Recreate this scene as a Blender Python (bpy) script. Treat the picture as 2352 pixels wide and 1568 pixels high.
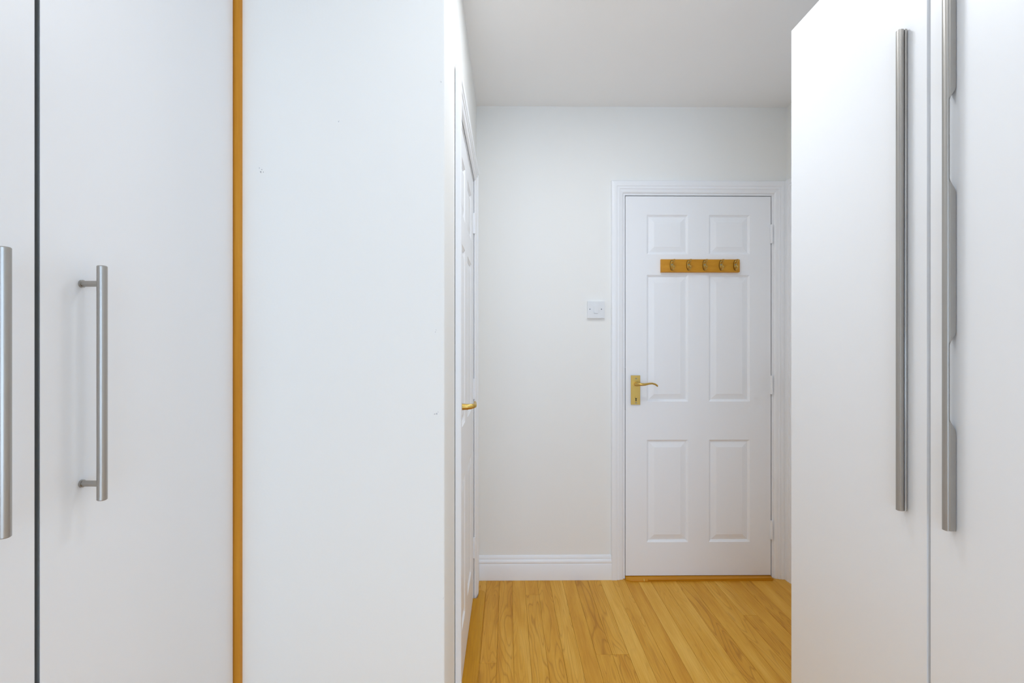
import bpy, bmesh, math, random
from mathutils import Vector, Matrix

random.seed(7)
for o in list(bpy.data.objects):
    bpy.data.objects.remove(o, do_unlink=True)
S = bpy.context.scene
C = S.collection
R = math.radians

# ------------------------------------------------------------------ camera
EYE = 1.224
FPX = 1118.0                                   # focal length in pixels of the 2352 wide frame
cam_d = bpy.data.cameras.new('camera')
cam_d.sensor_width = 36.0
cam_d.lens = FPX / 2352 * 36.0
cam_d.shift_y = (790 - 784) / 2352
cam_d.clip_start = 0.02
cam = bpy.data.objects.new('camera', cam_d)
C.objects.link(cam)
cam.location = (0, 0, EYE)
cam.rotation_euler = (R(90), 0, R(-0.5637))
S.camera = cam

# ------------------------------------------------------------------ light
LAMP_POS = (0.20, 0.78, 2.462)
LAMP_STRENGTH = 13.0
LAMP_COLOR = (0.945, 1.0, 1.065)
LAMP2_POS = (0.34, 1.54, 2.462)
LAMP2_STRENGTH = 29.0
SKY_STRENGTH = 3.35
world = bpy.data.worlds.new('world')
S.world = world
world.use_nodes = True
wn = world.node_tree
bgn = wn.nodes['Background']
bgn.inputs['Color'].default_value = (0.75, 1.0, 1.335, 1)
bgn.inputs['Strength'].default_value = SKY_STRENGTH
portal_d = bpy.data.lights.new('added_window_portal', 'AREA')
portal_d.shape = 'RECTANGLE'
portal_d.size, portal_d.size_y = 2.1, 2.1
portal_d.cycles.is_portal = True
portal = bpy.data.objects.new('added_window_portal', portal_d)
C.objects.link(portal)
portal.location = (0.1, -2.26, 1.13)
portal.rotation_euler = (R(90), 0, 0)           # facing into the room (+Y)

vs = S.view_settings
vs.view_transform = 'Standard'
vs.look = 'None'
vs.gamma = 1.0
vs.use_curve_mapping = False
vs.exposure = 0.17
S.cycles.max_bounces = 7
S.cycles.diffuse_bounces = 6
S.cycles.glossy_bounces = 3
S.cycles.use_light_tree = False
S.cycles.use_denoising = True
S.cycles.caustics_reflective = False
S.cycles.caustics_refractive = False
S.cycles.sample_clamp_indirect = 8.0
S.cycles.use_adaptive_sampling = True
S.cycles.adaptive_threshold = 0.05

# ------------------------------------------------------------------ materials
def new_mat(name, col, rough=0.5, metal=0.0, spec=0.5, coat=0.0):
    m = bpy.data.materials.new(name)
    m.use_nodes = True
    b = m.node_tree.nodes['Principled BSDF']
    b.inputs['Base Color'].default_value = (*col, 1)
    b.inputs['Roughness'].default_value = rough
    b.inputs['Metallic'].default_value = metal
    b.inputs['Specular IOR Level'].default_value = spec
    b.inputs['Coat Weight'].default_value = coat
    return m

def node(m, t, **kw):
    n = m.node_tree.nodes.new(t)
    for k, v in kw.items():
        setattr(n, k, v)
    return n

def link(m, a, b):
    m.node_tree.links.new(a, b)

def add_paint(m, scale, strength, dist=0.001, stretch=(1, 1, 1), mottle=0.0, detail=3):
    """fine relief of a painted surface, and a faint mottling of its tone"""
    b = m.node_tree.nodes['Principled BSDF']
    tc = node(m, 'ShaderNodeTexCoord')
    mp = node(m, 'ShaderNodeMapping')
    mp.inputs['Scale'].default_value = stretch
    link(m, tc.outputs['Object'], mp.inputs['Vector'])
    nz = node(m, 'ShaderNodeTexNoise')
    nz.inputs['Scale'].default_value = scale
    nz.inputs['Detail'].default_value = detail
    link(m, mp.outputs['Vector'], nz.inputs['Vector'])
    bp = node(m, 'ShaderNodeBump')
    bp.inputs['Strength'].default_value = strength
    bp.inputs['Distance'].default_value = dist
    link(m, nz.outputs['Fac'], bp.inputs['Height'])
    link(m, bp.outputs['Normal'], b.inputs['Normal'])
    if mottle:
        n2 = node(m, 'ShaderNodeTexNoise')
        n2.inputs['Scale'].default_value = 2.2
        n2.inputs['Detail'].default_value = 2
        link(m, tc.outputs['Object'], n2.inputs['Vector'])
        mx = node(m, 'ShaderNodeMixRGB')
        c = b.inputs['Base Color'].default_value
        mx.inputs['Color1'].default_value = (c[0] * (1 - mottle), c[1] * (1 - mottle * .6), c[2], 1)
        mx.inputs['Color2'].default_value = (c[0], c[1], c[2] * (1 - mottle), 1)
        link(m, n2.outputs['Fac'], mx.inputs['Fac'])
        link(m, mx.outputs['Color'], b.inputs['Base Color'])
    return m

M = {}
M['wall'] = add_paint(new_mat('wall_paint', (0.90, 0.895, 0.868), 0.75, spec=0.25), 160, 0.10, detail=0)
M['ceiling'] = new_mat('ceiling_paint', (0.945, 0.945, 0.94), 0.85, spec=0.15)
M['trim'] = new_mat('gloss_trim_paint', (0.91, 0.918, 0.935), 0.36)
M['door'] = new_mat('door_paint', (0.92, 0.928, 0.945), 0.42)
M['panel'] = new_mat('white_melamine', (0.885, 0.895, 0.915), 0.38)
M['panel_lit'] = new_mat('white_panel_lit', (0.915, 0.925, 0.94), 0.40)  # wardrobe white raised; brighter light on the right put into its colour
M['carcass'] = new_mat('carcass_board', (0.74, 0.75, 0.77), 0.45)
M['plastic'] = new_mat('white_plastic', (0.80, 0.81, 0.82), 0.30)
M['dark'] = new_mat('dark_recess', (0.02, 0.02, 0.02), 0.8)
M['gap_shade'] = new_mat('dark_gap_shade', (0.17, 0.185, 0.19), 0.7)  # dark grey that puts the shade of the left door gap into colour
M['screw'] = new_mat('screw_metal', (0.25, 0.25, 0.26), 0.45, metal=0.8)
M['mark'] = new_mat('wall_scuff', (0.50, 0.50, 0.52), 0.9)

def brushed(name, col, rough, stretch):
    m = new_mat(name, col, rough, metal=1.0)
    b = m.node_tree.nodes['Principled BSDF']
    tc = node(m, 'ShaderNodeTexCoord')
    mp = node(m, 'ShaderNodeMapping')
    mp.inputs['Scale'].default_value = stretch
    link(m, tc.outputs['Object'], mp.inputs['Vector'])
    nz = node(m, 'ShaderNodeTexNoise')
    nz.inputs['Scale'].default_value = 300
    link(m, mp.outputs['Vector'], nz.inputs['Vector'])
    mr = node(m, 'ShaderNodeMapRange')
    mr.inputs['To Min'].default_value = rough - 0.07
    mr.inputs['To Max'].default_value = rough + 0.10
    link(m, nz.outputs['Fac'], mr.inputs['Value'])
    link(m, mr.outputs['Result'], b.inputs['Roughness'])
    return m

M['steel'] = brushed('brushed_steel', (0.43, 0.405, 0.372), 0.36, (1, 1, .02))
M['alu'] = brushed('brushed_aluminium', (0.44, 0.42, 0.39), 0.36, (1, 1, .02))
M['brass'] = brushed('aged_brass', (0.66, 0.45, 0.13), 0.33, (1, 1, 1))
M['brass_dark'] = brushed('tarnished_brass', (0.25, 0.13, 0.03), 0.4, (1, 1, 1))

def oak(name, base, dark, light, rough, along='Y', rings=1.0, vary=0.0):
    """oak: long fibres, cathedral bands, a tone of its own for each board"""
    m = new_mat(name, base, rough, spec=0.28)
    b = m.node_tree.nodes['Principled BSDF']
    tc = node(m, 'ShaderNodeTexCoord')
    oi = node(m, 'ShaderNodeObjectInfo')
    off = node(m, 'ShaderNodeVectorMath', operation='SCALE')
    cmb = node(m, 'ShaderNodeCombineXYZ')
    for i in range(3):
        link(m, oi.outputs['Random'], cmb.inputs[i])
    link(m, cmb.outputs['Vector'], off.inputs[0])
    off.inputs['Scale'].default_value = 37.0
    add = node(m, 'ShaderNodeVectorMath', operation='ADD')
    link(m, tc.outputs['Object'], add.inputs[0])
    link(m, off.outputs['Vector'], add.inputs[1])
    def mapped(sx, sy, sz):
        mp = node(m, 'ShaderNodeMapping')
        sc = {'Y': (sx, sy, sz), 'X': (sy, sx, sz), 'Z': (sx, sz, sy)}[along]
        mp.inputs['Scale'].default_value = sc
        link(m, add.outputs['Vector'], mp.inputs['Vector'])
        return mp.outputs['Vector']
    fib = node(m, 'ShaderNodeTexNoise')
    fib.inputs['Scale'].default_value = 1.0
    fib.inputs['Detail'].default_value = 5
    fib.inputs['Roughness'].default_value = 0.65
    link(m, mapped(330, 9, 60), fib.inputs['Vector'])
    # cathedral figure: contour lines of a smooth stretched field
    fld = node(m, 'ShaderNodeTexNoise')
    fld.inputs['Scale'].default_value = 1.0
    fld.inputs['Detail'].default_value = 1.2
    fld.inputs['Distortion'].default_value = 0.25
    link(m, mapped(16, 1.7, 6), fld.inputs['Vector'])
    ml = node(m, 'ShaderNodeMath', operation='MULTIPLY')
    ml.inputs[1].default_value = 15.0 * rings
    link(m, fld.outputs['Fac'], ml.inputs[0])
    fr = node(m, 'ShaderNodeMath', operation='FRACT')
    link(m, ml.outputs[0], fr.inputs[0])
    rg = node(m, 'ShaderNodeValToRGB')
    e = rg.color_ramp.elements
    e[0].position, e[0].color = 0.0, (0.0, .0, .0, 1)
    e[1].position, e[1].color = 0.26, (1, 1, 1, 1)
    x = e.new(0.90); x.color = (0.75, .75, .75, 1)
    x = e.new(1.0); x.color = (0.2, .2, .2, 1)
    link(m, fr.outputs[0], rg.inputs['Fac'])
    big = node(m, 'ShaderNodeTexNoise')
    big.inputs['Scale'].default_value = 1.0
    big.inputs['Detail'].default_value = 2
    link(m, mapped(22, 2.2, 6), big.inputs['Vector'])
    c1 = node(m, 'ShaderNodeValToRGB')
    e = c1.color_ramp.elements
    e[0].position, e[0].color = 0.30, (*dark, 1)
    e[1].position, e[1].color = 0.72, (*light, 1)
    x = e.new(0.52); x.color = (*base, 1)
    # mix of fibre and broad tone
    mxf = node(m, 'ShaderNodeMath', operation='MULTIPLY_ADD')
    mxf.inputs[1].default_value = 0.42
    link(m, fib.outputs['Fac'], mxf.inputs[0])
    sb = node(m, 'ShaderNodeMath', operation='MULTIPLY')
    sb.inputs[1].default_value = 0.58
    link(m, big.outputs['Fac'], sb.inputs[0])
    link(m, sb.outputs[0], mxf.inputs[2])
    tone = node(m, 'ShaderNodeMath', operation='MULTIPLY_ADD')
    tone.inputs[1].default_value = vary
    sub = node(m, 'ShaderNodeMath', operation='SUBTRACT')
    sub.inputs[1].default_value = 0.5
    link(m, oi.outputs['Random'], sub.inputs[0])
    link(m, sub.outputs[0], tone.inputs[0])
    link(m, mxf.outputs[0], tone.inputs[2])
    link(m, tone.outputs[0], c1.inputs['Fac'])
    mx = node(m, 'ShaderNodeMixRGB', blend_type='MULTIPLY')
    # the ring lines are strong on some boards and faint on others
    amt = node(m, 'ShaderNodeMath', operation='MULTIPLY')
    fr2 = node(m, 'ShaderNodeMath', operation='FRACT')
    m7 = node(m, 'ShaderNodeMath', operation='MULTIPLY')
    m7.inputs[1].default_value = 7.31
    link(m, oi.outputs['Random'], m7.inputs[0])
    link(m, m7.outputs[0], fr2.inputs[0])
    link(m, fr2.outputs[0], amt.inputs[0])
    amt.inputs[1].default_value = 0.75 * min(rings, 1.0)
    link(m, amt.outputs[0], mx.inputs['Fac'])
    link(m, c1.outputs['Color'], mx.inputs['Color1'])
    tint = node(m, 'ShaderNodeMixRGB')
    tint.inputs['Color1'].default_value = (0.50, 0.36, 0.14, 1)
    tint.inputs['Color2'].default_value = (1, 1, 1, 1)
    link(m, rg.outputs['Color'], tint.inputs['Fac'])
    link(m, tint.outputs['Color'], mx.inputs['Color2'])
    link(m, mx.outputs['Color'], b.inputs['Base Color'])
    bp = node(m, 'ShaderNodeBump')
    bp.inputs['Strength'].default_value = 0.12
    bp.inputs['Distance'].default_value = 0.0006
    link(m, fib.outputs['Fac'], bp.inputs['Height'])
    link(m, bp.outputs['Normal'], b.inputs['Normal'])
    return m

M['oak'] = oak('oak_floor', (0.76, 0.385, 0.042), (0.61, 0.265, 0.018), (0.87, 0.505, 0.095), 0.45, 'Y', 1.0, 0.20)
M['oak_strip'] = oak('golden_oak_strip', (0.62, 0.285, 0.004), (0.50, 0.21, 0.003), (0.70, 0.35, 0.010), 0.42, 'Y', 0.25)
M['oak_strip_x'] = oak('golden_oak_sill', (0.62, 0.255, 0.006), (0.50, 0.185, 0.004), (0.70, 0.32, 0.014), 0.42, 'X', 0.25)
M['oak_batten'] = oak('pine_batten', (0.66, 0.285, 0.022), (0.57, 0.225, 0.014), (0.72, 0.34, 0.04), 0.5, 'Z', 0.2)
M['oak_rack'] = oak('rack_wood', (0.62, 0.275, 0.018), (0.48, 0.185, 0.010), (0.72, 0.36, 0.035), 0.42, 'X', 0.6)

def emit(name, col, strength):
    m = bpy.data.materials.new(name)
    m.use_nodes = True
    n = m.node_tree
    n.nodes.remove(n.nodes['Principled BSDF'])
    e = n.nodes.new('ShaderNodeEmission')
    e.inputs['Color'].default_value = (*col, 1)
    e.inputs['Strength'].default_value = strength
    n.links.new(e.outputs[0], n.nodes['Material Output'].inputs['Surface'])
    return m
M['lamp'] = emit('lamp_diffuser', LAMP_COLOR, LAMP_STRENGTH)
M['lamp2'] = emit('lamp_diffuser_lobby', LAMP_COLOR, LAMP2_STRENGTH)
g = bpy.data.materials.new('window_glass')
g.use_nodes = True
gt = g.node_tree
gt.nodes.remove(gt.nodes['Principled BSDF'])
tr = gt.nodes.new('ShaderNodeBsdfTransparent')
gl = gt.nodes.new('ShaderNodeBsdfGlossy')
gl.inputs['Roughness'].default_value = 0.02
mixs = gt.nodes.new('ShaderNodeMixShader')
mixs.inputs['Fac'].default_value = 0.06
gt.links.new(tr.outputs[0], mixs.inputs[1])
gt.links.new(gl.outputs[0], mixs.inputs[2])
gt.links.new(mixs.outputs[0], gt.nodes['Material Output'].inputs['Surface'])
M['glass'] = g

# ------------------------------------------------------------------ mesh helpers
def obj(name, bm, mat, parent=None, loc=None, smooth=False, bevel=0.0, seg=2):
    if bevel:
        bmesh.ops.bevel(bm, geom=[e for e in bm.edges if len(e.link_faces) == 2 and e.calc_face_angle(0) > 0.5],
                        offset=bevel, segments=seg, profile=0.5, affect='EDGES', clamp_overlap=True)
    bmesh.ops.recalc_face_normals(bm, faces=bm.faces[:])
    me = bpy.data.meshes.new(name)
    bm.to_mesh(me)
    bm.free()
    me.materials.append(M[mat])
    if smooth or bevel:
        for p in me.polygons:
            p.use_smooth = True
        me.set_sharp_from_angle(angle=R(38))
    o = bpy.data.objects.new(name, me)
    C.objects.link(o)
    if parent:
        o.parent = parent
    if loc:
        o.location = loc
    return o

def tag(o, label=None, cat=None, group=None, kind=None):
    if label: o['label'] = label
    if cat: o['category'] = cat
    if group: o['group'] = group
    if kind: o['kind'] = kind
    return o

def empty(name, loc, rz=0.0):
    o = bpy.data.objects.new(name, None)
    o.empty_display_size = 0.05
    C.objects.link(o)
    o.location = loc
    o.rotation_euler = (0, 0, rz)
    return o

def box(bm, x0, x1, y0, y1, z0, z1):
    v = [bm.verts.new(p) for p in ((x0, y0, z0), (x1, y0, z0), (x1, y1, z0), (x0, y1, z0),
                                   (x0, y0, z1), (x1, y0, z1), (x1, y1, z1), (x0, y1, z1))]
    for f in ((0, 3, 2, 1), (4, 5, 6, 7), (0, 1, 5, 4), (1, 2, 6, 5), (2, 3, 7, 6), (3, 0, 4, 7)):
        bm.faces.new([v[i] for i in f])
    return bm

def bx(*a):
    return box(bmesh.new(), *a)

def prism(bm, pts, fn0, fn1):
    """two copies of an outline (mapped by fn0, fn1) joined by side faces"""
    a = [bm.verts.new(fn0(*p)) for p in pts]
    b = [bm.verts.new(fn1(*p)) for p in pts]
    n = len(pts)
    bm.faces.new(a[::-1]); bm.faces.new(b)
    for i in range(n):
        j = (i + 1) % n
        bm.faces.new((a[i], a[j], b[j], b[i]))
    return bm

def tube(bm, path, rad, seg=14, flat=1.0, caps=True):
    """round bar along a path; rad may be a list"""
    path = [Vector(p) for p in path]
    n = len(path)
    rs = rad if isinstance(rad, (list, tuple)) else [rad] * n
    prev = None
    rings = []
    for i, p in enumerate(path):
        t = (path[min(i + 1, n - 1)] - path[max(i - 1, 0)]).normalized()
        if prev is None:
            u = t.orthogonal().normalized()
        else:
            u = (prev - t * prev.dot(t)).normalized()
        prev = u
        w = t.cross(u)
        rings.append([bm.verts.new(p + (u * math.cos(2 * math.pi * k / seg) + w * math.sin(2 * math.pi * k / seg)) * rs[i])
                      for k in range(seg)])
    for a, b in zip(rings, rings[1:]):
        for k in range(seg):
            j = (k + 1) % seg
            bm.faces.new((a[k], a[j], b[j], b[k]))
    if caps:
        bm.faces.new(rings[0][::-1]); bm.faces.new(rings[-1])
    return bm

def disc_prism(bm, cx, cz, rx, rz, y0, y1, n=20):
    pts = [(cx + rx * math.cos(2 * math.pi * k / n), cz + rz * math.sin(2 * math.pi * k / n)) for k in range(n)]
    return prism(bm, pts, lambda x, z: (x, y0, z), lambda x, z: (x, y1, z))

# ------------------------------------------------------------------ dimensions of the place (metres)
FAR = 2.535            # far wall with the door
XL = -0.160            # short left wall of the lobby
XR = 1.4615            # right wall
YS = 1.245             # wall face beside the left wardrobe
XW = -1.26             # left wall of the dressing room
YB = -2.25             # wall behind the camera
CEIL = 2.462
T = 0.10
LEAF_W, LEAF_H, LEAF_Z = 0.763, 1.982, 0.0145
GAP = 0.004
LIN = 0.0095           # visible edge of the door lining
ARC = 0.0635           # width of an architrave
OPEN = GAP + LIN       # from leaf edge to the architrave's inner edge
TOP = LEAF_Z + LEAF_H

D1X = 0.6182           # far door: left edge of the leaf
D2Y = 1.5600           # left door: near edge of the leaf
D3Y = 2.4430           # right wall door: far edge of the leaf (runs towards the camera)

# ------------------------------------------------------------------ floor
floor = tag(obj('floor', bx(XW - T, XR + T, YB - T, FAR + T, -0.06, -0.012), 'oak'),
            'golden oak strip floor of narrow boards laid lengthwise', 'floor', kind='structure')
PW = 0.065
fixed_joints = {0: [1.869, 0.95], 1: [1.20], 3: [2.376, 1.45], 7: [1.917, 1.1], 8: [1.917, 0.9], 18: [2.187, 1.25]}
k0 = math.floor((XW + 0.105) / PW)
k = k0
while -0.105 + k * PW < XR - 0.001:
    x0 = max(-0.105 + k * PW, XW)
    x1 = min(-0.105 + (k + 1) * PW, XR)
    rnd = random.Random(100 + k)
    ylim = YS if x1 <= XL + 0.001 else FAR
    joints = list(fixed_joints.get(k, []))
    y = min(joints) if joints else min(ylim - 0.15, rnd.uniform(0.75, 1.70))
    if not joints:
        joints.append(y)
    y -= rnd.uniform(0.55, 0.95)
    while y > YB + 0.15:
        joints.append(y)
        y -= rnd.uniform(0.55, 1.0)
    ys = sorted(set([YB] + joints + [ylim]))
    for a, b in zip(ys, ys[1:]):
        if b - a < 0.02:
            continue
        w, l = (x1 - x0), (b - a)
        bm = bx(-w / 2 + 0.0003, w / 2 - 0.0003, -l / 2 + 0.0004, l / 2 - 0.0004, -0.012, rnd.uniform(-0.0003, 0.0))
        bmesh.ops.bevel(bm, geom=[e for e in bm.edges if all(v.co.z > -0.005 for v in e.verts)], offset=0.0006, segments=1, affect='EDGES')
        p = obj('plank', bm, 'oak', floor, ((x0 + x1) / 2, (a + b) / 2, 0))
    k += 1

# ------------------------------------------------------------------ ceiling and walls
tag(obj('ceiling', bx(XW - T, XR + T, YB - T, FAR + T, CEIL, CEIL + 0.1), 'ceiling'),
    'plain white painted ceiling above the lobby', 'ceiling', kind='structure')

def wall_with_opening(name, axis, pos, thick, a0, a1, o0, o1, oz, label, oz0=None):
    """wall slab in the plane axis=pos (slab runs pos..pos+thick) with one opening a in o0..o1, z < oz"""
    bm = bmesh.new()
    p0, p1 = sorted((pos, pos + thick))
    parts = [(a0, o0, -0.012, CEIL), (o1, a1, -0.012, CEIL), (o0, o1, oz, CEIL)]
    if oz0:
        parts.append((o0, o1, -0.012, oz0))
    elif o1 > o0:                       # unseen backing added behind a doorway to block outside light
        q0, q1 = sorted((pos + thick * 0.88, pos + thick))
        box(bm, *((o0, o1, q0, q1) if axis == 'Y' else (q0, q1, o0, o1)), -0.012, oz)
    for (s, e, z0, z1) in parts:
        if e - s < 1e-4:
            continue
        if axis == 'Y':
            box(bm, s, e, p0, p1, z0, z1)
        else:
            box(bm, p0, p1, s, e, z0, z1)
    bmesh.ops.remove_doubles(bm, verts=bm.verts[:], dist=1e-5)
    return tag(obj(name, bm, 'wall'), label, 'wall', kind='structure')

OP = GAP + 0.03        # structural opening beyond the leaf
wall_with_opening('wall_back', 'Y', FAR, T, XL - T, XR + T, D1X - OP, D1X + LEAF_W + OP, TOP + OP,
                  'white wall at the end holding the six panel door and light switch')
wall_with_opening('wall_left', 'X', XL, -T, YS + T, FAR, D2Y - OP, D2Y + LEAF_W + OP, TOP + OP,
                  'short white left wall seen edge-on around the side door')
wall_with_opening('wall_right', 'X', XR, T, YB - T, FAR, D3Y - LEAF_W - OP, D3Y + OP, TOP + OP,
                  'white right wall mostly hidden behind the wardrobe with long pulls')
# the plain wall face beside the left wardrobe, with a softened plaster corner
bm = bx(XW - T, XL, YS, YS + T, -0.012, CEIL)
ce = [e for e in bm.edges if all(abs(v.co.x - XL) < 1e-5 and abs(v.co.y - YS) < 1e-5 for v in e.verts)]
bmesh.ops.bevel(bm, geom=ce, offset=0.004, segments=3, profile=0.5, affect='EDGES')
wall_front = tag(obj('wall_front', bm, 'wall', smooth=True),
                 'plain white wall face with small scuffs beside the wooden filler strip', 'wall', kind='structure')
for (mx_, mz, s) in ((-0.627, 1.662, 1.0), (-0.430, 1.791, 0.5), (-0.1835, 1.255, 0.6), (-0.180, 1.046, 1.0), (-0.169, 1.893, 0.45), (-0.1635, 0.574, 0.4)):
    rnd = random.Random(int(mz * 1000))
    for q in range(4 if s > 0.9 else 2):
        bm = bmesh.new()
        r0 = 0.0021 * s * rnd.uniform(.6, 1.1) * (1 if q == 0 else .55)
        px, pz = mx_ + (0 if q == 0 else rnd.uniform(-.007, .007) * s), mz + (0 if q == 0 else rnd.uniform(-.002, .010) * s)
        pts = [(px + r0 * rnd.uniform(.6, 1.2) * math.cos(2 * math.pi * a / 8), pz + 1.5 * r0 * rnd.uniform(.6, 1.2) * math.sin(2 * math.pi * a / 8)) for a in range(8)]
        prism(bm, pts, lambda x, z: (x, YS - 0.0004, z), lambda x, z: (x, YS + 0.001, z))
        obj('scuff_mark', bm, 'mark', wall_front)
wall_with_opening('wall_room', 'X', XW, -T, YB - T, YS, YS, YS, 0.1, 'white wall behind the left wardrobe')
wall_with_opening('wall_behind', 'Y', YB, -T, XW, XR, -0.95, 1.15, 2.18, 'white wall behind the viewer holding the added glazed doors', oz0=0.08)

# tall glazed doors added unseen behind the camera for daylight: frame, three panes and a sill
win = tag(empty('added_window_1', (0.1, YB - 0.06, 0.08)), 'tall white framed glazed doors added behind the viewer for daylight', 'window', kind='structure')
bm = bmesh.new()
for a in ((-1.05, 1.05, -.03, .03, 0, .05), (-1.05, 1.05, -.03, .03, 2.05, 2.10), (-1.05, -1.0, -.03, .03, .05, 2.05), (1.0, 1.05, -.03, .03, .05, 2.05),
          (-.36, -.31, -.03, .03, .05, 2.05), (.31, .36, -.03, .03, .05, 2.05)):
    box(bm, *a)
obj('window_frame', bm, 'trim', win)
for (a, b) in ((-1.0, -.36), (-.31, .31), (.36, 1.0)):
    obj('pane', bx(a, b, -.004, .004, .05, 2.05), 'glass', win)
obj('window_sill', bx(-1.08, 1.08, .03, .075, -.03, 0), 'trim', win, bevel=.006)

# ------------------------------------------------------------------ baseboards
SK = [(0, 0), (0.0155, 0), (0.0155, 0.080), (0.0145, 0.0825), (0.0120, 0.0835), (0.0135, 0.087), (0.0142, 0.093), (0.0130, 0.100),
      (0.0095, 0.1045), (0.0070, 0.1055), (0.0075, 0.109), (0.0065, 0.116), (0.0040, 0.123), (0.0020, 0.1258), (0, 0.1258)]
def baseboard(name, p0, p1, nrm, label):
    """ogee skirting from p0 to p1 (floor points on the wall), nrm points into the room"""
    bm = bmesh.new()
    nx, ny = nrm
    prism(bm, SK, lambda t, z: (p0[0] + nx * t, p0[1] + ny * t, z + .0004), lambda t, z: (p1[0] + nx * t, p1[1] + ny * t, z + .0004))
    return tag(obj(name, bm, 'trim', smooth=True), label, 'baseboard', kind='structure')
A1L = D1X - OPEN - ARC                     # outer edges of the architraves
A1R = D1X + LEAF_W + OPEN + ARC
A2N = D2Y - OPEN - ARC
A2F = D2Y + LEAF_W + OPEN + ARC
baseboard('baseboard_back', (XL, FAR), (A1L, FAR), (0, -1), 'white moulded skirting along the wall under the light switch')
baseboard('baseboard_left', (XL, A2F), (XL, FAR - .016), (1, 0), 'short white skirting between side door frame and corner')
baseboard('baseboard_corner', (XL, YS + .0), (XL, A2N), (1, 0), 'short white skirting in front of the side door frame')
baseboard('baseboard_front', (-0.66, YS), (XL + .0155, YS), (0, -1), 'white skirting under the plain scuffed wall face')

# ------------------------------------------------------------------ door frames (trim) and six panel doors
AP = [(0, 0), (0, 0.0150), (0.0015, 0.0172), (0.004, 0.0180), (0.0265, 0.0180), (0.0285, 0.0172), (0.0292, 0.0150), (0.0320, 0.0146),
      (0.0360, 0.0155), (0.0410, 0.0152), (0.0435, 0.0140), (0.0442, 0.0118), (0.0470, 0.0114), (0.0540, 0.0106), (0.0590, 0.0088),
      (0.0620, 0.0062), (ARC, 0.0030), (ARC, 0)]

def door_frame(name, loc, rz, label, off=0.0):
    """local frame: x along the wall from the leaf's left edge, y into the wall, z up"""
    t = tag(empty(name, loc, rz), label, 'door frame', kind='structure')
    xl, xr, zt = -OPEN - ARC, LEAF_W + OPEN + ARC, TOP + OPEN + ARC
    bm = prism(bmesh.new(), AP, lambda u, d: (xl + u, -d - off, 0.0004), lambda u, d: (xl + u, -d - off, zt - u))
    obj('architrave', bm, 'trim', t, smooth=True)
    bm = prism(bmesh.new(), AP, lambda u, d: (xr - u, -d - off, 0.0004), lambda u, d: (xr - u, -d - off, zt - u))
    obj('architrave', bm, 'trim', t, smooth=True)
    bm = prism(bmesh.new(), AP, lambda u, d: (xl + u, -d - off, zt - u), lambda u, d: (xr - u, -d - off, zt - u))
    obj('architrave', bm, 'trim', t, smooth=True)
    # lining: two jambs and a head, set into the opening
    for a in ((-GAP - .028, -GAP, .0, T, 0.0004, TOP + GAP), (LEAF_W + GAP, LEAF_W + GAP + .028, .0, T, 0.0004, TOP + GAP)):
        obj('jamb', bx(*a), 'trim', t, bevel=.001, seg=1)
    obj('head_jamb', bx(-GAP - .028, LEAF_W + GAP + .028, .0, T, TOP + GAP, TOP + GAP + .028), 'trim', t, bevel=.001, seg=1)
    # door stops behind the leaf
    obj('door_stop', bx(-GAP, .012, .0455, .075, 0.0004, TOP), 'trim', t)
    obj('door_stop', bx(LEAF_W - .012, LEAF_W + GAP, .0455, .075, 0.0004, TOP), 'trim', t)
    obj('door_stop', bx(-GAP, LEAF_W + GAP, .0455, .075, TOP - .012, TOP + GAP), 'trim', t)
    return t

PX = [0, 0.1116, 0.3284, 0.4381, 0.6532, LEAF_W]
PZ = [0, 0.1741, 0.7093, 0.9091, 1.5710, 1.6788, 1.8852, LEAF_H]

def lever_path():
    return [(0.024, -0.004, 0), (0.024, -0.030, 0), (0.025, -0.043, 0.001), (0.031, -0.051, 0.002), (0.043, -0.054, 0.001), (0.060, -0.054, 0.001),
            (0.080, -0.053, 0.005), (0.097, -0.051, 0.006), (0.112, -0.050, 0.002), (0.123, -0.049, -0.005), (0.126, -0.048, -0.010)]

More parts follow.
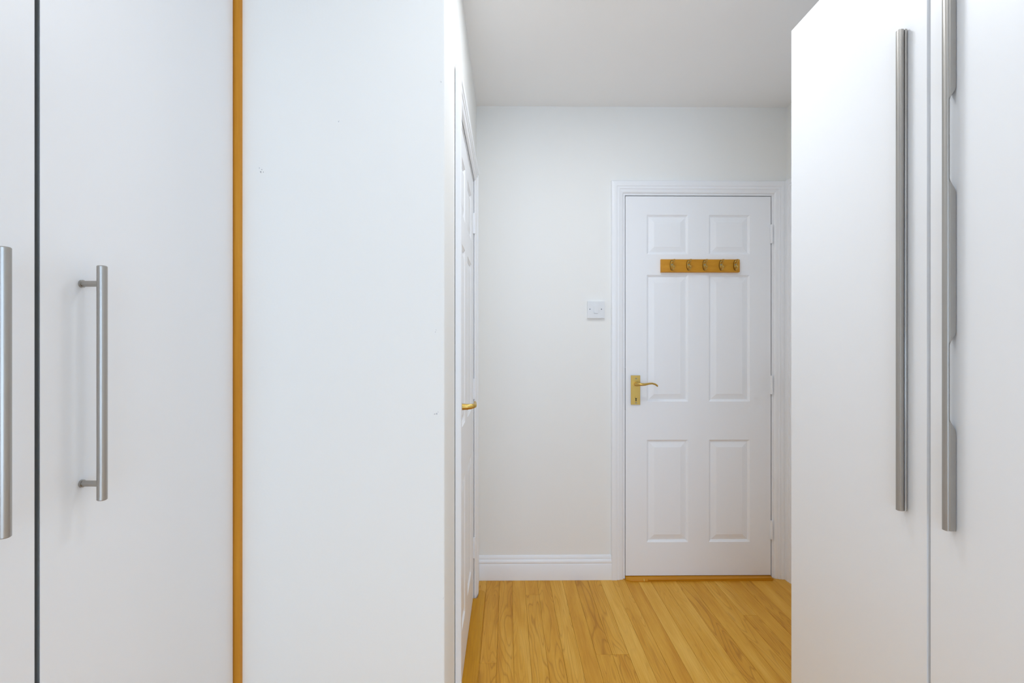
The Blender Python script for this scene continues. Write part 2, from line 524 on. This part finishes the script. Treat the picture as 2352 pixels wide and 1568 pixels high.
def panel_door(name, loc, rz, label, handle=True):
    t = tag(empty(name, loc, rz), label, 'door', kind='structure')
    y0, y1 = 0.0030, 0.0430
    bm = bmesh.new()
    nx, nz = len(PX), len(PZ)
    front = [[bm.verts.new((PX[i], y0, LEAF_Z + PZ[j])) for j in range(nz)] for i in range(nx)]
    holes = {(i, j) for i in (1, 3) for j in (1, 3, 5)}
    for i in range(nx - 1):
        for j in range(nz - 1):
            if (i, j) not in holes:
                bm.faces.new((front[i][j], front[i + 1][j], front[i + 1][j + 1], front[i][j + 1]))
    be = [e for e in bm.edges if len(e.link_faces) == 1]
    ret = bmesh.ops.extrude_edge_only(bm, edges=be)
    for v in [v for v in ret['geom'] if isinstance(v, bmesh.types.BMVert)]:
        outer = v.co.x < 1e-4 or v.co.x > LEAF_W - 1e-4 or v.co.z < LEAF_Z + 1e-4 or v.co.z > LEAF_Z + LEAF_H - 1e-4
        v.co.y = y1 if outer else y0 + 0.014
    bl = [bm.verts.new(p) for p in ((0, y1, LEAF_Z), (LEAF_W, y1, LEAF_Z), (LEAF_W, y1, LEAF_Z + LEAF_H), (0, y1, LEAF_Z + LEAF_H))]
    bm.faces.new(bl[::-1])
    obj('leaf', bm, 'door', t)
    for (i, j) in sorted(holes):
        w, h = PX[i + 1] - PX[i], PZ[j + 1] - PZ[j]
        rings = [(0.0, 0.0), (0.0020, 0.0022), (0.0050, 0.0048), (0.0075, 0.0062), (0.0092, 0.0090), (0.0125, 0.0090), (0.0370, 0.0022), (0.0392, 0.0014)]
        bm = bmesh.new()
        prev = None
        for (ins, dep) in rings:
            r = [bm.verts.new(p) for p in ((ins, y0 + dep, ins), (w - ins, y0 + dep, ins), (w - ins, y0 + dep, h - ins), (ins, y0 + dep, h - ins))]
            if prev:
                for q in range(4):
                    bm.faces.new((prev[q], prev[(q + 1) % 4], r[(q + 1) % 4], r[q]))
            prev = r
        bm.faces.new(prev)
        obj('panel', bm, 'door', t, (PX[i], 0, LEAF_Z + PZ[j]))
    for zc in (1.7995, 1.011, 0.253):
        bm = bmesh.new()
        tube(bm, [(LEAF_W + .0015, -.0045, zc - .049), (LEAF_W + .0015, -.0045, zc + .049)], 0.0056, 12)
        box(bm, LEAF_W - .004, LEAF_W + .001, -.001, .004, zc - .048, zc + .048)
        hg = obj('hinge', bm, 'trim', t, smooth=True)
    if handle:
        hx, hz = 0.0275, 0.9085
        bm = bx(hx, hx + .048, y0 - .0065, y0, hz, hz + .152)
        pl = obj('handle_plate', bm, 'brass', t, bevel=.0022)
        bm = bx(hx + .005, hx + .043, y0 - .0082, y0 - .0060, hz + .006, hz + .146)
        obj('raised_plate', bm, 'brass', pl, bevel=.0014)
        bm = bmesh.new()
        lp = [(hx + x, y + y0, z + hz + .108) for (x, y, z) in lever_path()]
        tube(bm, lp, [.0115, .0100, .0088, .0080, .0072, .0064, .0052, .0046, .0044, .0046, .0030], 14)
        obj('lever', bm, 'brass', pl, smooth=True)
        bm = bmesh.new()
        disc_prism(bm, hx + .024, hz + .108, .0150, .0150, y0 - .013, y0 - .006)
        obj('rose', bm, 'brass', pl, bevel=.002)
        bm = bmesh.new()
        disc_prism(bm, hx + .0255, hz + .036, .0052, .0052, y0 - .0095, y0 - .006)
        box(bm, hx + .0232, hx + .0278, y0 - .0092, y0 - .006, hz + .018, hz + .033)
        obj('keyhole', bm, 'dark', pl)
        bm = bmesh.new()
        disc_prism(bm, hx + .0255, hz + .040, .0060, .0055, y0 - .0125, y0 - .0085)
        obj('keyhole_cover', bm, 'brass', pl, bevel=.001)
        for (sx, sz) in ((.0255, .136), (.0255, .010)):
            bm = bmesh.new()
            disc_prism(bm, hx + sx, hz + sz, .0042, .0030, y0 - .0092, y0 - .008)
            obj('screw', bm, 'screw', pl)
        # latch forend let into the leaf's edge
        obj('latch_plate', bx(-.0012, .0004, y0 + .004, y0 + .030, hz - .03, hz + .19), 'screw', t)
    return t

door_frame('trim_1', (D1X, FAR, 0), 0, 'white moulded door frame around the end door with the hook rack')
panel_door('door_1', (D1X, FAR, 0), 0, 'white six panel door with brass lever at the end of the lobby')
door_frame('trim_2', (XL, D2Y, 0), R(90), 'white moulded door frame on the left wall, seen edge-on', off=0.0018)
panel_door('door_2', (XL, D2Y, 0), R(90), 'white six panel side door on the left, seen almost edge-on')
door_frame('trim_3', (XR, D3Y, 0), R(-90), 'white door frame leg on the right wall beside the end door')
panel_door('door_3', (XR, D3Y, 0), R(-90), 'white door in the right wall hidden behind the wardrobe')

# ------------------------------------------------------------------ oak thresholds
bm = prism(bmesh.new(), [(D1X - .002, FAR + .05), (D1X - .002, FAR - .020), (D1X + .020, FAR - .0355), (D1X + .108, FAR - .0355), (D1X + .112, FAR - .0310),
                         (D1X + LEAF_W - .012, FAR - .0310), (D1X + LEAF_W - .003, FAR - .026), (D1X + LEAF_W + .0015, FAR - .019), (D1X + LEAF_W + .0015, FAR + .05)],
           lambda x, y: (x, y, 0.0003), lambda x, y: (x, y, 0.0115))
bmesh.ops.bevel(bm, geom=[e for e in bm.edges if all(v.co.z > .01 for v in e.verts)], offset=.006, segments=3, profile=.5, affect='EDGES', clamp_overlap=True)
th1 = tag(obj('door_threshold', bm, 'oak_strip_x', smooth=True), 'golden oak threshold strip under the end door', 'threshold')
bm = bmesh.new()
tube(bm, [(D1X + .087, FAR - .0365, .004), (D1X + .087, FAR - .032, .0105), (D1X + .088, FAR - .028, .0125)], .0022, 8)
obj('pin', bm, 'brass', th1, smooth=True)
bm = prism(bmesh.new(), [(XL - .05, D2Y), (XL + .0205, D2Y), (XL + .0205, A2N), (-.1065, A2N), (-.1065, A2F - .012), (-.1100, A2F - .003), (-.1140, A2F),
                         (XL + .0205, A2F), (XL + .0205, D2Y + LEAF_W), (XL - .05, D2Y + LEAF_W)][::-1],
           lambda x, y: (x, y, 0.0003), lambda x, y: (x, y, 0.0118))
bmesh.ops.bevel(bm, geom=[e for e in bm.edges if all(v.co.z > .01 and v.co.x > -.12 for v in e.verts)], offset=.0075, segments=3, profile=.5, affect='EDGES', clamp_overlap=True)
tag(obj('door_threshold', bm, 'oak_strip', smooth=True), 'golden oak threshold strip along the floor under the left side door', 'threshold')

# ------------------------------------------------------------------ coat rack on the end door
RX0, RX1, RZ0, RZ1 = 0.8005, 1.2118, 1.5976, 1.6652
RY = FAR + 0.003
rack = tag(empty('coat_rack', ((RX0 + RX1) / 2, RY, RZ0)), 'wooden coat rack board with five brass hooks on the end door', 'coat rack')
hw = (RX1 - RX0) / 2
bm = bx(-hw, hw, -.018, 0, 0, RZ1 - RZ0)
bmesh.ops.bevel(bm, geom=[e for e in bm.edges if all(v.co.y < -.01 for v in e.verts) or all(v.co.x > hw - .001 for v in e.verts) and abs(e.verts[0].co.y - e.verts[1].co.y) > .01],
                offset=.0045, segments=3, profile=.5, affect='EDGES', clamp_overlap=True)
obj('board', bm, 'oak_rack', rack, smooth=True)
for q, px in enumerate((0.8540, 0.9405, 1.0245, 1.1105, 1.1855)):
    cx = px - (RX0 + RX1) / 2
    tilt = (0.002, 0.001, 0.0, -0.001, -0.003)[q]
    bm = bmesh.new()
    disc_prism(bm, cx, .036, .0098, .0275, -.0200, -.0175, 20)
    h = obj('hook', bm, 'brass_dark', rack, smooth=True)
    bm = bmesh.new()
    disc_prism(bm, cx, .036, .0074, .0245, -.0226, -.0195, 20)
    obj('backplate', bm, 'brass', h, bevel=.001)
    bm = bmesh.new()
    # upper prong, curving out and up; lower prong, curled below it
    tube(bm, [(cx, -.020, .048), (cx + tilt, -.034, .047), (cx + tilt, -.047, .051), (cx + tilt, -.051, .058), (cx + tilt, -.051, .062)], [.0046, .0038, .0036, .0040, .0056], 10)
    tube(bm, [(cx, -.020, .030), (cx, -.028, .019), (cx + tilt, -.038, .014), (cx + tilt, -.045, .018), (cx + tilt, -.047, .025), (cx + tilt, -.046, .029)], [.0052, .0046, .0044, .0046, .0058, .0040], 10)
    obj('prong', bm, 'brass', h, smooth=True)
    bm = bmesh.new()
    disc_prism(bm, cx, .0385, .0032, .0032, -.0236, -.0220, 10)
    obj('screw', bm, 'screw', h)

# ------------------------------------------------------------------ light switch
SX, SZ = 0.4611, 1.4020
sw = tag(empty('light_switch', (SX, FAR, SZ)), 'square white light switch on the wall beside the end door', 'light switch')
obj('plate', bx(-.0445, .0445, -.0135, 0, -.0435, .0435), 'plastic', sw, bevel=.003, seg=3)
obj('rocker', bx(-.0110, .0110, -.0180, -.0130, -.0175, .0175), 'plastic', sw, bevel=.0018)
for s in (-1, 1):
    bm = bmesh.new()
    disc_prism(bm, .0300 * s - .002, .003, .0031, .0031, -.0141, -.0133, 12)
    obj('screw', bm, 'screw', sw)

# ------------------------------------------------------------------ left wardrobe with bar handles
LX = -0.689
WH = 2.2155
ward = tag(empty('fitted_wardrobe', (LX, .70, 0)), 'white fitted wardrobe on the left with slim steel bar handles', 'wardrobe')
def wpart(name, parent, mat, a, bevel=0.0, seg=2):
    """box given in world coordinates under a parent that stands at its own place"""
    off = Vector(parent.location)
    if parent.parent:
        off = off + Vector(parent.parent.location)
    return obj(name, bx(a[0] - off.x, a[1] - off.x, a[2] - off.y, a[3] - off.y, a[4] - off.z, a[5] - off.z), mat, parent, bevel=bevel, seg=seg)
LA, LB, LG0, LG1 = 0.200, 1.2290, 0.7163, 0.7248
for (nm, a) in (('side_panel', (XW + .006, LX - .020, LB - .020, LB - .002, .0004, WH)), ('side_panel', (XW + .006, LX - .020, LA + .002, LA + .020, .0004, WH)),
                ('top_panel', (XW + .006, LX - .020, LA + .020, LB - .020, WH - .018, WH)),
                ('back_panel', (XW + .004, XW + .010, LA + .020, LB - .020, .09, WH - .018)), ('plinth', (LX - .075, LX - .057, LA + .020, LB - .020, .0004, .09)),
                ('bottom_panel', (XW + .010, LX - .020, LA + .020, LB - .020, .09, .108))):
    wpart(nm, ward, 'carcass', a)
def bar_handle(door, y, x_face):
    bm = bmesh.new()
    bxx = x_face + .034
    # bar with softened ends
    z0, z1, r = .9720, 1.3505, .0071
    tube(bm, [(bxx, y, z0), (bxx, y, z0 + .0012), (bxx, y, z1 - .0012), (bxx, y, z1)], [r - .0012, r, r, r - .0012], 24)
    for z in (.9985, 1.3215):
        tube(bm, [(x_face - .0002, y + .001, z), (x_face + .003, y + .001, z), (x_face + .0032, y + .001, z), (bxx, y, z)], [.0062, .0062, .0049, .0049], 16)
    off = Vector(door.parent.location) + Vector(door.location)
    bmesh.ops.translate(bm, verts=bm.verts[:], vec=-off)
    h = obj('bar_handle', bm, 'steel', door, smooth=True)
    h['label'] = 'round brushed steel bar handle on two posts'
dA = wpart('door', ward, 'panel', (LX - .019, LX, LA, LG0, .085, WH), bevel=.0012)
dB = wpart('door', ward, 'panel', (LX - .019, LX, LG1, LB, .085, WH), bevel=.0012)
h = wpart('gap_shade_strip', dB, 'gap_shade', (LX - .0185, LX - .0006, LG1 - .0010, LG1 + .0002, .086, WH - .001))  # dark strip added on the edge so the gap reads as shaded
h['label'] = 'dark grey strip added along the door edge to shade the gap'
bar_handle(dB, .7935, LX)
bar_handle(dA, .6405, LX)
# wooden filler strip between the wardrobe and the plain wall face
tag(obj('trim_4', bx(-.735, -.6735, 1.2335, YS, .0004, WH), 'oak_batten', bevel=.0008, seg=1),
    'narrow orange wooden filler strip between left wardrobe and plain wall', 'filler strip', kind='structure')

# ------------------------------------------------------------------ right wardrobe with long pulls
RXF = 0.900
wr = tag(empty('fitted_wardrobe', (RXF, 1.03, 0)), 'white fitted wardrobe on the right with two long metal pulls', 'wardrobe')
RA, RB, RG0, RG1 = 0.522, 1.5330, 1.0258, 1.0350
for (nm, a) in (('side_panel', (RXF + .020, XR - .006, RB - .018, RB, .0004, WH)), ('side_panel', (RXF + .020, XR - .006, RA, RA + .018, .0004, WH)),
                ('divider', (RXF + .0205, XR - .006, 1.0205, 1.0405, .09, WH - .018)), ('top_panel', (RXF + .020, XR - .006, RA + .018, RB - .018, WH - .018, WH)),
                ('back_panel', (XR - .010, XR - .004, RA + .018, RB - .018, .09, WH - .018)), ('plinth', (RXF + .057, RXF + .075, RA + .018, RB - .018, .0004, .09)),
                ('bottom_panel', (RXF + .020, XR - .010, RA + .018, RB - .018, .09, .108))):
    wpart(nm, wr, 'panel_lit', a)
d1 = wpart('door', wr, 'panel_lit', (RXF, RXF + .019, RG1, RB, .085, WH), bevel=.0035, seg=3)
d2 = wpart('door', wr, 'panel_lit', (RXF, RXF + .019, RA, RG0, .085, WH), bevel=.0035, seg=3)
HZ0, HZ1 = .8495, 1.9310
# far pull: straight solid extrusion with a groove along the side that faces the room
bm = bmesh.new()
Y0 = 1.0830
prof = [(.0040, 0), (.0040, .0022), (0, .0030), (0, .0072), (.0005, .0080), (.0034, .0082), (.0034, .0098), (.0004, .0100), (0, .0106), (0, .0165), (.0012, .0176),
        (.0012, .0190), (.0026, .0202), (.0060, .0208), (.0110, .0200), (.0140, .0165), (.0145, .0120), (.0145, 0)]
prism(bm, prof, lambda a, p: (RXF - p, Y0 + a, HZ0), lambda a, p: (RXF - p, Y0 + a, HZ1))
bmesh.ops.translate(bm, verts=bm.verts[:], vec=-Vector(wr.location))
h = obj('pull_handle', bm, 'alu', d1, smooth=True)
h['label'] = 'long straight metal pull handle'
# near pull: same length, its back cut away in two finger recesses
def back(z):
    """how far the back of the pull stands off the door at height z"""
    d = 0.0
    for (a, b) in ((1.046, 1.250), (1.527, 1.741)):
        s0 = min(1, max(0, (z - a) / .030)); s1 = min(1, max(0, (b - z) / .030))
        s = min(s0, s1)
        d = max(d, .0125 * (3 * s * s - 2 * s ** 3))
    return d
zs = sorted(set([HZ0, HZ1] + [c + q * .0025 for c in (1.046, 1.220, 1.527, 1.711) for q in range(13)]))
bm = bmesh.new()
rings = []
Y1 = .9655
for z in zs:
    bk = back(z)
    pr = [(.0030, bk), (.0026, bk + .0016), (-.0006, bk + .0022), (-.0006, max(.0138, bk + .0034)), (.0004, .0146), (.0004, .0160), (-.0002, .0164), (.0004, .0188), (.0030, .0204), (.0090, .0206), (.0125, .0190), (.0140, .0150), (.0140, bk)]
    rings.append([bm.verts.new((RXF - p, Y1 + a, z)) for (a, p) in pr])
for a, b in zip(rings, rings[1:]):
    for q in range(len(a)):
        j = (q + 1) % len(a)
        bm.faces.new((a[q], a[j], b[j], b[q]))
bm.faces.new(rings[0]); bm.faces.new(rings[-1][::-1])
bmesh.ops.translate(bm, verts=bm.verts[:], vec=-Vector(wr.location))
h = obj('pull_handle', bm, 'alu', d2, smooth=True)
h['label'] = 'long metal pull handle with scalloped finger recesses'

# ------------------------------------------------------------------ slim round ceiling lights above the viewer
def ceiling_light(loc, mat, label):
    lamp = tag(empty('ceiling_light', loc), label, 'ceiling light', 'slim round ceiling lights')
    bm = bmesh.new()
    prof = [(.150, 0), (.150, -.016), (.147, -.020), (.137, -.020), (.136, 0)]
    rg = [[bm.verts.new((r * math.cos(2 * math.pi * k / 40), r * math.sin(2 * math.pi * k / 40), z)) for k in range(40)] for r, z in prof]
    for q in range(5):
        a, b = rg[q], rg[(q + 1) % 5]
        for k in range(40):
            bm.faces.new((a[k], a[(k + 1) % 40], b[(k + 1) % 40], b[k]))
    obj('bezel', bm, 'plastic', lamp, smooth=True)
    bm = bmesh.new()
    tube(bm, [(0, 0, -.0165), (0, 0, -.0175)], [.134, .134], 40)
    obj('diffuser', bm, mat, lamp, smooth=True)
ceiling_light(LAMP_POS, 'lamp', 'slim round ceiling light between the two wardrobes')
ceiling_light(LAMP2_POS, 'lamp2', 'slim round ceiling light at the entrance to the lobby')
